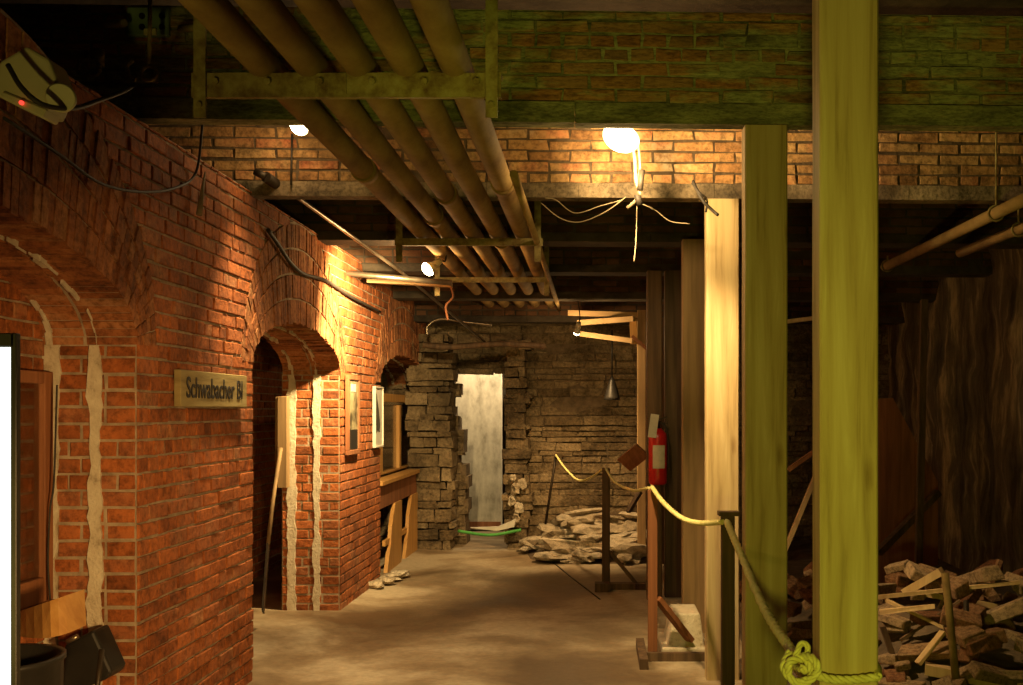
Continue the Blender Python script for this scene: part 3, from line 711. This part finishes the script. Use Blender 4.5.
t = frame(9.25, 9.6, H-.32, H+.2, 'framed_poster', 'pale poster with dark slender shape on the second pier', 'white', .015, 'white')
bm = B(); prism(bm, [(WX+.032,y,z) for y,z in ((9.28,H+.16),(9.33,H+.13),(9.42,H+.0),(9.47,H-.12),(9.46,H-.19),(9.38,H-.17),(9.28,H-.2))], (.003,0,0)); obj('dark_shape', bm, 'fig', t)
# third arch: wooden window and bench
bm = B(); xw = WX-.16
def yz(px, py, x): 
    y = F*x/(px-VX); return y, H+(VY-py)*y/F
box(bm, (xw-.05,9.66,.78+.1), (xw+.02,12.2,.9)); box(bm, (xw-.05,10.35,.9), (xw+.02,10.5,1.62)); box(bm, (xw-.05,11.4,.9), (xw+.02,11.5,1.55)); box(bm, (xw-.05,9.66,1.58), (xw+.02,12.2,1.66)); box(bm,(xw-.05,9.66,.9),(xw+.02,9.73,1.6)); bevel(bm,.004)
wn = struct('window_3', bm, 'orangewood')
bm = B(); box(bm, (xw-.02,9.7,.9), (xw-.014,12.1,1.6)); obj('pane', bm, 'glass', wn)
t = thing('wooden_bench', 'orange wooden counter with cut-out end panels under the third arch', 'counter', (WX-.02,10.6,0))
bm = B(); box(bm, (WX-.12,9.67,.83), (WX+.02,12.15,.87)); bevel(bm,.005); obj('worktop', bm, 'orangewood', t)
bm = B(); box(bm, (WX-.06,9.68,.62), (WX-.02,12.1,.83)); obj('apron', bm, 'redwood', t)
for y0 in (10.0, 10.95):
    bm = B(); prism(bm, [(WX-.04,y0,.0),(WX-.04,y0+.75,.0),(WX-.04,y0+.78,.62),(WX-.04,y0+.42,.62),(WX-.04,y0+.24,.42),(WX-.04,y0+.2,.28),(WX-.04,y0+.08,.12)], (.035,0,0)); obj('end_panel', bm, 'orangewood', t)
bm = B(); box(bm, (WX-.05,10.0,.26), (WX-.02,12.0,.31)); obj('rail', bm, 'orangewood', t)
# debris at the foot of pier 2
for k in range(4):
    bm = B(); p = P(374+R.uniform(-8,10), 580+R.uniform(-4,2), 9.5+k*.12); rock(bm, (WX+.06+.03*k, 9.2+.2*k, .045), (.07,.09,.03), k, 2, .3, k)
    solo('stone_chip', bm, 'rubble', 'small pale stone chip at the foot of the second brick pier', 'stone', 'stone chips at the second pier')
# panel behind the broken opening, board, green strip, rubble column
bm = B(); y = 13.6
a, b = P(452,530,y), P(501,372,y)
box(bm, (a.x,y,.02), (b.x,y+.04,b.z)); bevel(bm,.004)
t = thing('whitewashed_board', 'tall mottled pale board behind the broken stone doorway', 'board', ((a.x+b.x)/2,y,0)); obj('board_face', bm, 'panel', t)
bm = B(); box(bm, (b.x-.0,y-.02,.02), (b.x+.018,y+.04,b.z+.01)); obj('edge_strip', bm, 'white', t)
bm = B(); box(bm, (a.x,y-.012,.03), (b.x,y-.001,.12)); obj('lower_stain_strip', bm, 'redwood', t)
bm = B(); tube(bm, catmull([P(458,531,11.75),P(490,535,11.7),P(521,530,11.7)]), .016, 8); solo('green_hose', bm, 'green', 'green hose lying at the foot of the broken doorway', 'hose')
bm = B(); prism(bm, [P(470,528,11.75),P(497,531,11.75),P(514,527,11.75),P(516,519,11.75),P(498,527,11.75)], (0,.08,0)); solo('curved_board', bm, 'white', 'pale curved board end on the doorway threshold', 'board')
for k, (px, py, s) in enumerate(((519,508,.05),(512,500,.045),(515,489,.06),(522,484,.05),(513,478,.035),(516,518,.055))):
    bm = B(); rock(bm, P(px,py,11.86), (s,s*.7,s*1.1), k, 2, .45, k+20); solo('pale_stone', bm, 'rubble', 'pale stone chunk stacked beside the broken doorway', 'stone', 'pale stones beside the broken doorway')
# rope barrier
t = thing('rope_stand', 'brown wooden rope stand below the fire extinguisher', 'rope post', P(650,660,6.6))
bm = B(); a = P(648,490,6.6); b = P(657.5,655,6.6); box(bm, (a.x,6.6,0.02), (b.x,6.65,a.z)); bevel(bm,.003); obj('upright', bm, 'redwood', t)
bm = B(); box(bm, (a.x-.05,6.56,.0), (b.x+.33,6.6,.05)); box(bm, (a.x-.06,6.35,.0), (a.x-.01,6.95,.06)); obj('foot', bm, 'darkwood', t)
bm = B(); plank(bm, P(657,598,6.62), P(690,640,6.75), .07, .03); obj('brace', bm, 'redwood', t)
t = thing('rope_stand', 'dark rope stand with diagonal brace, middle of the walkway barrier', 'rope post', P(606,590,9.2))
bm = B(); a = P(602,468,9.2); b = P(610,585,9.2); box(bm, (a.x,9.2,.03), (b.x,9.25,a.z)); bevel(bm,.003); obj('upright', bm, 'darkwood', t)
bm = B(); box(bm, (a.x-.05,9.17,0), (b.x+.3,9.28,.05)); box(bm, (a.x-.06,9.05,0), (a.x+.06,9.17,.07)); obj('foot', bm, 'darkwood', t)
bm = B(); plank(bm, P(610,552,9.22), P(640,588,9.22), .04, .03); obj('brace', bm, 'darkwood', t)
bm = B(); tube(bm, [P(556,455,11.6),P(545,528,11.7)], .014, 8); solo('iron_rod', bm, 'darkiron', 'thin leaning iron rod holding the far end of the rope', 'rod')
t = thing('rope_stand', 'dark wooden rope stand in front of the lit cream post', 'rope post', P(728,690,5.3))
bm = B(); a = P(722,516,5.3); b = P(735,516,5.3); box(bm, (a.x,5.3,0), (b.x,5.36,a.z)); bevel(bm,.003); obj('upright', bm, 'darkwood', t)
bm = B(); box(bm, (a.x-.015,5.285,a.z), (b.x+.02,5.375,a.z+.02)); obj('cap', bm, 'darkwood', t)
bm = B(); box(bm, (a.x-.2,5.36,0), (b.x+.2,5.42,.05)); obj('foot', bm, 'darkwood', t)
def rope(bm, pts, r=.011, strands=3, pitch=.09, n=26):
    pts = catmull(pts, n)
    for s in range(strands):
        q = []; L = 0; u = None
        for i, p in enumerate(pts):
            if i: L += (p-pts[i-1]).length
            d = (pts[min(i+1,len(pts)-1)]-pts[max(i-1,0)]).normalized()
            u = d.orthogonal().normalized() if u is None else (u-d*u.dot(d)).normalized(); v = d.cross(u)
            an = 2*math.pi*(L/pitch+s/strands); q.append(p+(u*math.cos(an)+v*math.sin(an))*r*.52)
        tube(bm, q, r*.56, 7)
for pts, lab, r in (([P(556,455,11.6),P(565,468,11.2),P(578,480,10.6),P(590,478,10),P(603,469,9.22)],'far yellow rope span from the iron rod to the middle stand',.011),
                 ([P(606,469,9.19),P(615,482,8.6),P(632,490,7.8),P(649,488,6.68)],'yellow rope span between the middle stand and the extinguisher stand',.011),
                 ([P(652,487,6.58),P(664,503,6.3),P(682,518,6.0),P(700,523,5.6),P(722,522,5.29)],'yellow rope span sagging across the lit cream post',.014),
                 ([P(727,522,5.28),P(742,557,4.7),P(765,610,3.95),P(795,656,3.33)],'nearest yellow rope span running down to the knot',.017)):
    bm = B(); rope(bm, pts, r, n=30); solo('barrier_rope', bm, 'rope', lab, 'rope')
t = thing('knotted_rope', 'thick yellow rope knotted round the nearest green-lit post', 'rope', P(800,690,3.28))
bm = B(); yk = 3.29
rope(bm, [P(800,668,yk),P(825,678,yk),P(850,680,yk),P(878,677,yk)], .013, pitch=.07)
rope(bm, [P(878,677,yk),(.875,3.42,P(878,677,yk).z),(.87,3.53,P(878,680,yk).z),(.75,3.54,P(878,684,yk).z),(.645,3.53,P(878,684,yk).z),(.64,3.42,P(878,684,yk).z),P(806,688,yk)], .013, pitch=.07)
obj('rope_loop', bm, 'rope', t)
bm = B()
rope(bm, [P(790,652,3.3),P(784,668,3.26),P(796,682,3.24),P(812,676,3.24),P(806,660,3.26),P(790,662,3.24),P(788,676,3.25)], .012, pitch=.07)
rope(bm, [P(796,656,3.3),P(812,658,3.22),P(817,672,3.22),P(802,686,3.24),P(790,690,3.28)], .012, pitch=.07)
rope(bm, [P(793,662,3.25),P(798,650,3.26),P(802,643,3.27),P(808,648,3.27),P(805,658,3.26)], .009, pitch=.07)
obj('knot', bm, 'rope', t)
# concrete block at post 4
bm = B(); a = P(670,672,6.72); b = P(705,630,6.72)
q0, q1 = (.44,6.75), (.68,7.2)
hexa(bm, [(q0[0],q0[1],0),(q1[0],q0[1],0),(q1[0],q1[1],0),(q0[0],q1[1],0),(q0[0]+.045,q0[1]+.05,.24),(q1[0]-.03,q0[1]+.05,.24),(q1[0]-.03,q1[1]-.05,.24),(q0[0]+.045,q1[1]-.05,.24)]); box(bm, (q0[0]-.03,q0[1]-.03,0), (q1[0]+.02,q1[1]+.01,.045)); bevel(bm,.01,2)
solo('concrete_block', bm, 'plaster', 'pale tapered concrete block at the foot of the brown post', 'block')
# leaning board and clutter behind posts at middle right
bm = B(); plank(bm, P(624,465,9.9), P(643,450,9.7), .16, .02, up=(0,1,.2)); solo('brown_board', bm, 'redwood', 'small brown board tilted beside the slim pale post', 'board')
bm = B(); plank(bm, P(640,492,10.6), P(628,512,10.5), .05, .03); solo('dark_stick', bm, 'darkwood', 'dark stick poking out of the far rubble', 'stick')
# right pipes
def rpipe(p0, p1, r, lab, hang=()):
    t = thing('hanging_pipe', lab, 'pipe', p1)
    bm = B(); tube(bm, [p0, (p0+p1)/2, p1], r, 14); obj('pipe_tube', bm, 'pipe', t)
    for q in hang:
        c = p0.lerp(p1, q); bm = B(); tube(bm, [c+Vector((r*1.25*math.cos(k*math.pi/8),0,r*1.25*math.sin(k*math.pi/8))) for k in range(17)], .006, 6); tube(bm, [c+Vector((0,0,r*1.2)), Vector((c.x,c.y,2.66 if c.y > 8 else 3.3))], .006, 6); obj('pipe_clamp', bm, 'iron', t)
rpipe(P(1100,163,4.8), P(885,267,8.34), .034, 'upper of two rusty pipes hanging at the right', (.35,.98))
rpipe(P(1100,197,5.2), P(960,253,7.25), .03, 'lower shorter rusty pipe at the right edge', (.5,))
# right side: leaning panel, diagonal timbers
bm = B(); prism(bm, [P(840,400,8.9),P(893,398,8.9),P(938,482,8.9),P(938,565,8.9),P(840,600,8.9)], (0,.05,0)); solo('brown_board', bm, 'redwood', 'brown panel with a slanted corner standing in the dark at right', 'panel')
bm = B(); plank(bm, P(878,553,8.4), P(938,492,8.6), .06, .05); solo('diagonal_timber', bm, 'darkwood', 'dark diagonal timber crossing the brown panel at right', 'timber')
bm = B(); plank(bm, P(918,600,8.2), P(924,300,8.5), .05, .05, up=(0,1,0)); solo('upright_timber', bm, 'darkwood', 'thin dark upright timber beside the brown panel', 'timber')
bm = B(); tube(bm, [P(945,573,5.6),P(950,620,5.55),P(957,690,5.5)], .02, 10); solo('rusty_pole', bm, 'pipe', 'rusty pole standing in front of the brick rubble heap', 'pole')
bm = B(); tube(bm, [P(966,600,5.9),P(968,690,5.8)], .016, 8); solo('dark_pole', bm, 'darkiron', 'dark thin pole just right of the rusty pole', 'pole')
for k, (a, b, w, z, m_, lab) in enumerate((((876,597),(1040,580),.035,6.3,'lumber','long thin lath lying across the top of the rubble heap'),
        ((915,592),(1045,615),.06,6.5,'lumber','wide weathered plank on the rubble heap, under the long lath'),
        ((880,612),(935,606),.04,6.1,'lumber','short lath at the left of the rubble heap'),
        ((886,600),(945,628),.03,6.15,'lumber','thin lath slanting down to the right in the rubble heap'),
        ((882,626),(905,690),.05,6.0,'darkwood','dark timber slanting at the lower left of the rubble heap'),
        ((943,632),(918,664),.035,5.75,'lumber','short pale stick propped up in the rubble heap'),
        ((905,592),(942,571),.09,6.4,'lumber','thick broken board end sticking up from the rubble heap'),
        ((925,668),(1040,690),.1,5.7,'lumber','broad board at the bottom of the rubble heap'),
        ((985,596),(1000,560),.05,6.7,'rubblebrick','pale upright stub behind the rubble heap'),
        ((900,640),(960,600),.03,6.2,'darkwood','dark stick crossing behind the rusty pole'))):
    bm = B(); plank(bm, P(*a,z), P(*b,z-.05*k%.2), w, w*.5, j=.003); solo('broken_plank' if 'board' in lab or 'plank' in lab else 'lath', bm, m_, lab, 'plank')
RR = random.Random(3)
# brick rubble heap at right
def heap(n, xr, yr, hf, bsize, name, m_, lab, group, cat, jitter=.3, rocky=False):
    protos = []
    for v in range(6):
        bm = B()
        if rocky: rock(bm, (0,0,0), (1,.7,.3), 0, 2, .5, v*7+1)
        else:
            sx, sy, sz = 1, .48, .3
            box(bm, (-sx,-sy,-sz), (sx,sy,sz), .07, rnd=RR); bevel(bm, .05)
            for q in bm.verts: q.co *= 1+.12*noise.noise(q.co*1.5+Vector((v*9,0,0)))
        protos.append(bm)
    objs = []
    me_ = []
    for bm in protos:
        me = bpy.data.meshes.new(name); bmesh.ops.recalc_face_normals(bm, faces=bm.faces); bm.to_mesh(me); bm.free(); me.materials.append(M[m_]); me_.append(me)
    for k in range(n):
        x = RR.uniform(*xr); y = RR.uniform(*yr); h = hf(x, y)
        if h < .03: h = .03
        z = h*RR.uniform(.75,1.0) if k % 3 else h*RR.uniform(.25,.7)
        o = bpy.data.objects.new(name, me_[k%6]); C.objects.link(o)
        s = bsize*RR.uniform(.7,1.3); o.scale = (s*RR.uniform(.6,1.3),s*RR.uniform(.8,1.2),s*RR.uniform(.7,1.2)); o.location = (x,y,z+dz(x,y)*(x>.95))
        o.rotation_euler = (RR.uniform(-jitter,jitter),RR.uniform(-jitter,jitter),RR.uniform(-3,3))
        tag(o, lab, cat, group)
def mound(bmf, xr, yr, hf, m_, label):
    bm = B(); nx, ny = 22, 22
    g = [[bm.verts.new((xr[0]+(xr[1]-xr[0])*i/nx, yr[0]+(yr[1]-yr[0])*k/ny, -.03+(hf(xr[0]+(xr[1]-xr[0])*i/nx, yr[0]+(yr[1]-yr[0])*k/ny)*.6))) for i in range(nx+1)] for k in range(ny+1)]
    for k in range(ny):
        for i in range(nx): bm.faces.new((g[k][i],g[k][i+1],g[k+1][i+1],g[k+1][i]))
    o = solo('rubble_bed', bm, m_, label, 'rubble', smooth=False); o['kind'] = 'stuff'
def hr(x, y):
    return max(0, .52*min(1,max(0,(x-1.35)/.5))*math.exp(-((y-6.5)/1.0)**2)*(1+.3*noise.noise(Vector((x*2.5,y*2.5,0)))))
mound(None, (1.25,3.02), (4.7,8.6), hr, 'dirt', 'dark earth and dust bedding the brick rubble heap at right')
heap(120, (1.45,3.0), (5.3,7.3), hr, .1, 'rubble_brick', 'rubblebrick', 'dusty broken brick in the rubble heap at the right wall', 'broken bricks in the right rubble heap', 'brick', .45)
def hl(x, y):
    return max(0, .38*min(1,max(0,(x+.8)/.7))*min(1,max(0,(y-10.6)/.9))*(1+.3*noise.noise(Vector((x*3,y*3,4)))))
mound(None, (-.75,1.0), (10.5,11.9), hl, 'dirt', 'earth bedding the pale stone rubble at the end wall')
heap(70, (-.68,.5), (10.75,11.85), hl, .16, 'rubble_stone', 'rubble', 'pale flat broken stone in the rubble at the end wall', 'pale stones in the far rubble', 'stone', .25, True)
bm = B(); plank(bm, P(540,541,11.2), P(640,548,10.9), .12, .05, j=.006); solo('pale_slab', bm, 'rubble', 'long pale slab edging the far rubble', 'slab')
# rubble seen between the posts
def hm(x, y): return max(0, .45*math.exp(-((y-7.6)/.9)**2)*min(1,max(0,(x-.95)/.4)))
heap(24, (1.15,1.6), (6.6,9.2), hm, .1, 'rubble_brick', 'rubblebrick', 'dark brick lying between the two nearest posts', 'bricks seen between the nearest posts', 'brick', .4)
for a, b, z, lab in (((788,470),(830,440),8.0,'reddish plank leaning in the gap between the two nearest posts'),((762,606),(818,470),8.2,'pale stick standing in the gap between the two nearest posts'),((785,322),(815,318),8.4,'pale cross timber high in the gap between the two nearest posts')):
    bm = B(); plank(bm, P(*a,z), P(*b,z), .05, .03); solo('leaning_plank', bm, 'redwood' if 'reddish' in lab else 'lumber', lab, 'plank')

# ================================================================ LIGHTS
def spot(name, loc, target, power, col, angle, blend=.5, size=.05):
    l = bpy.data.lights.new(name, 'SPOT'); l.energy = power; l.color = col; l.spot_size = math.radians(angle); l.spot_blend = blend; l.shadow_soft_size = size
    o = bpy.data.objects.new(name, l); C.objects.link(o); o.location = loc
    o.rotation_euler = (Vector(target)-Vector(loc)).to_track_quat('-Z','Y').to_euler(); return o
def point(name, loc, power, col, size=.05):
    l = bpy.data.lights.new(name, 'POINT'); l.energy = power; l.color = col; l.shadow_soft_size = size
    o = bpy.data.objects.new(name, l); C.objects.link(o); o.location = loc; return o
WARM = (1,.62,.26); GRN = (.9,.88,.09)
d = Vector((-.2,-.4,-.7)).normalized()
point('lamp_light', L3+d*.16, 12, WARM, .04)
spot('lamp_beam', L3+Vector((0,.07,-.1)), (.5,6.1,2.95), 85, (1,.68,.3), 128, .7)
spot('lamp_beam', L3+d*.14, (.74,6.1,1.25), 330, (1,.68,.3), 62, .9)
d = Vector((-.35,-.6,-.6)).normalized()
point('lamp_light', L1+d*.1, 4, WARM, .04)
spot('lamp_beam', L1+d*.12, (-1.25,6.0,0), 330, (1,.7,.34), 80, 1)
d = Vector((-.6,-.4,-.5)).normalized()
point('lamp_light', L2+d*.1, 18, WARM, .04)
spot('lamp_beam', L2+d*.12, (-2.2,8.5,1.75), 560, (1,.7,.32), 125, .9)
d = Vector((-.15,.6,-.6)).normalized()
point('lamp_light', L4+d*.07, 16, WARM, .04)
spot('lamp_beam', L4+d*.08, (-.3,11.7,.0), 190, WARM, 95, 1)
point('doorway_fill', (-1.3,12.9,2.4), 85, (1,.74,.42), .05)  # unseen lamp added in the cavity to brighten the pale board
spot('green_flood', (.3,1.3,.95), (.98,4.3,2.1), 74, GRN, 84, .5, .06)  # spotlight added out of frame, no fixture, for yellow-green light on the posts
spot('olive_flood', (-1.5,1.2,.9), (-.5,3.8,2.65), 44, (1,.78,.14), 82, .6, .06)  # second added spotlight out of view, lights the pipes from the left
spot('warm_flood', (.35,1.2,1.2), (-1.9,4.3,.7), 500, (1,.58,.2), 54, 1, .1)  # added spotlight out of frame without a fixture, warms the near brick pier
w = bpy.data.worlds.new('World'); bpy.context.scene.world = w; w.use_nodes = True
w.node_tree.nodes['Background'].inputs[0].default_value = (1,.7,.4,1); w.node_tree.nodes['Background'].inputs[1].default_value = .002
# ================================================================ CAMERA
cam = bpy.data.cameras.new('Camera'); co = bpy.data.objects.new('Camera', cam); C.objects.link(co)
co.location = (0,0,H); co.rotation_euler = (math.pi/2,0,0)
cam.sensor_width = 36; cam.lens = 36*F/1023; cam.shift_x = -(VX-511.5)/1023; cam.shift_y = (VY-342.5)/1023; cam.clip_start = .05
s = bpy.context.scene; s.camera = co
s.view_settings.view_transform = 'Standard'; s.view_settings.look = 'None'; s.view_settings.gamma = 1; s.view_settings.exposure = 0; s.view_settings.use_curve_mapping = False
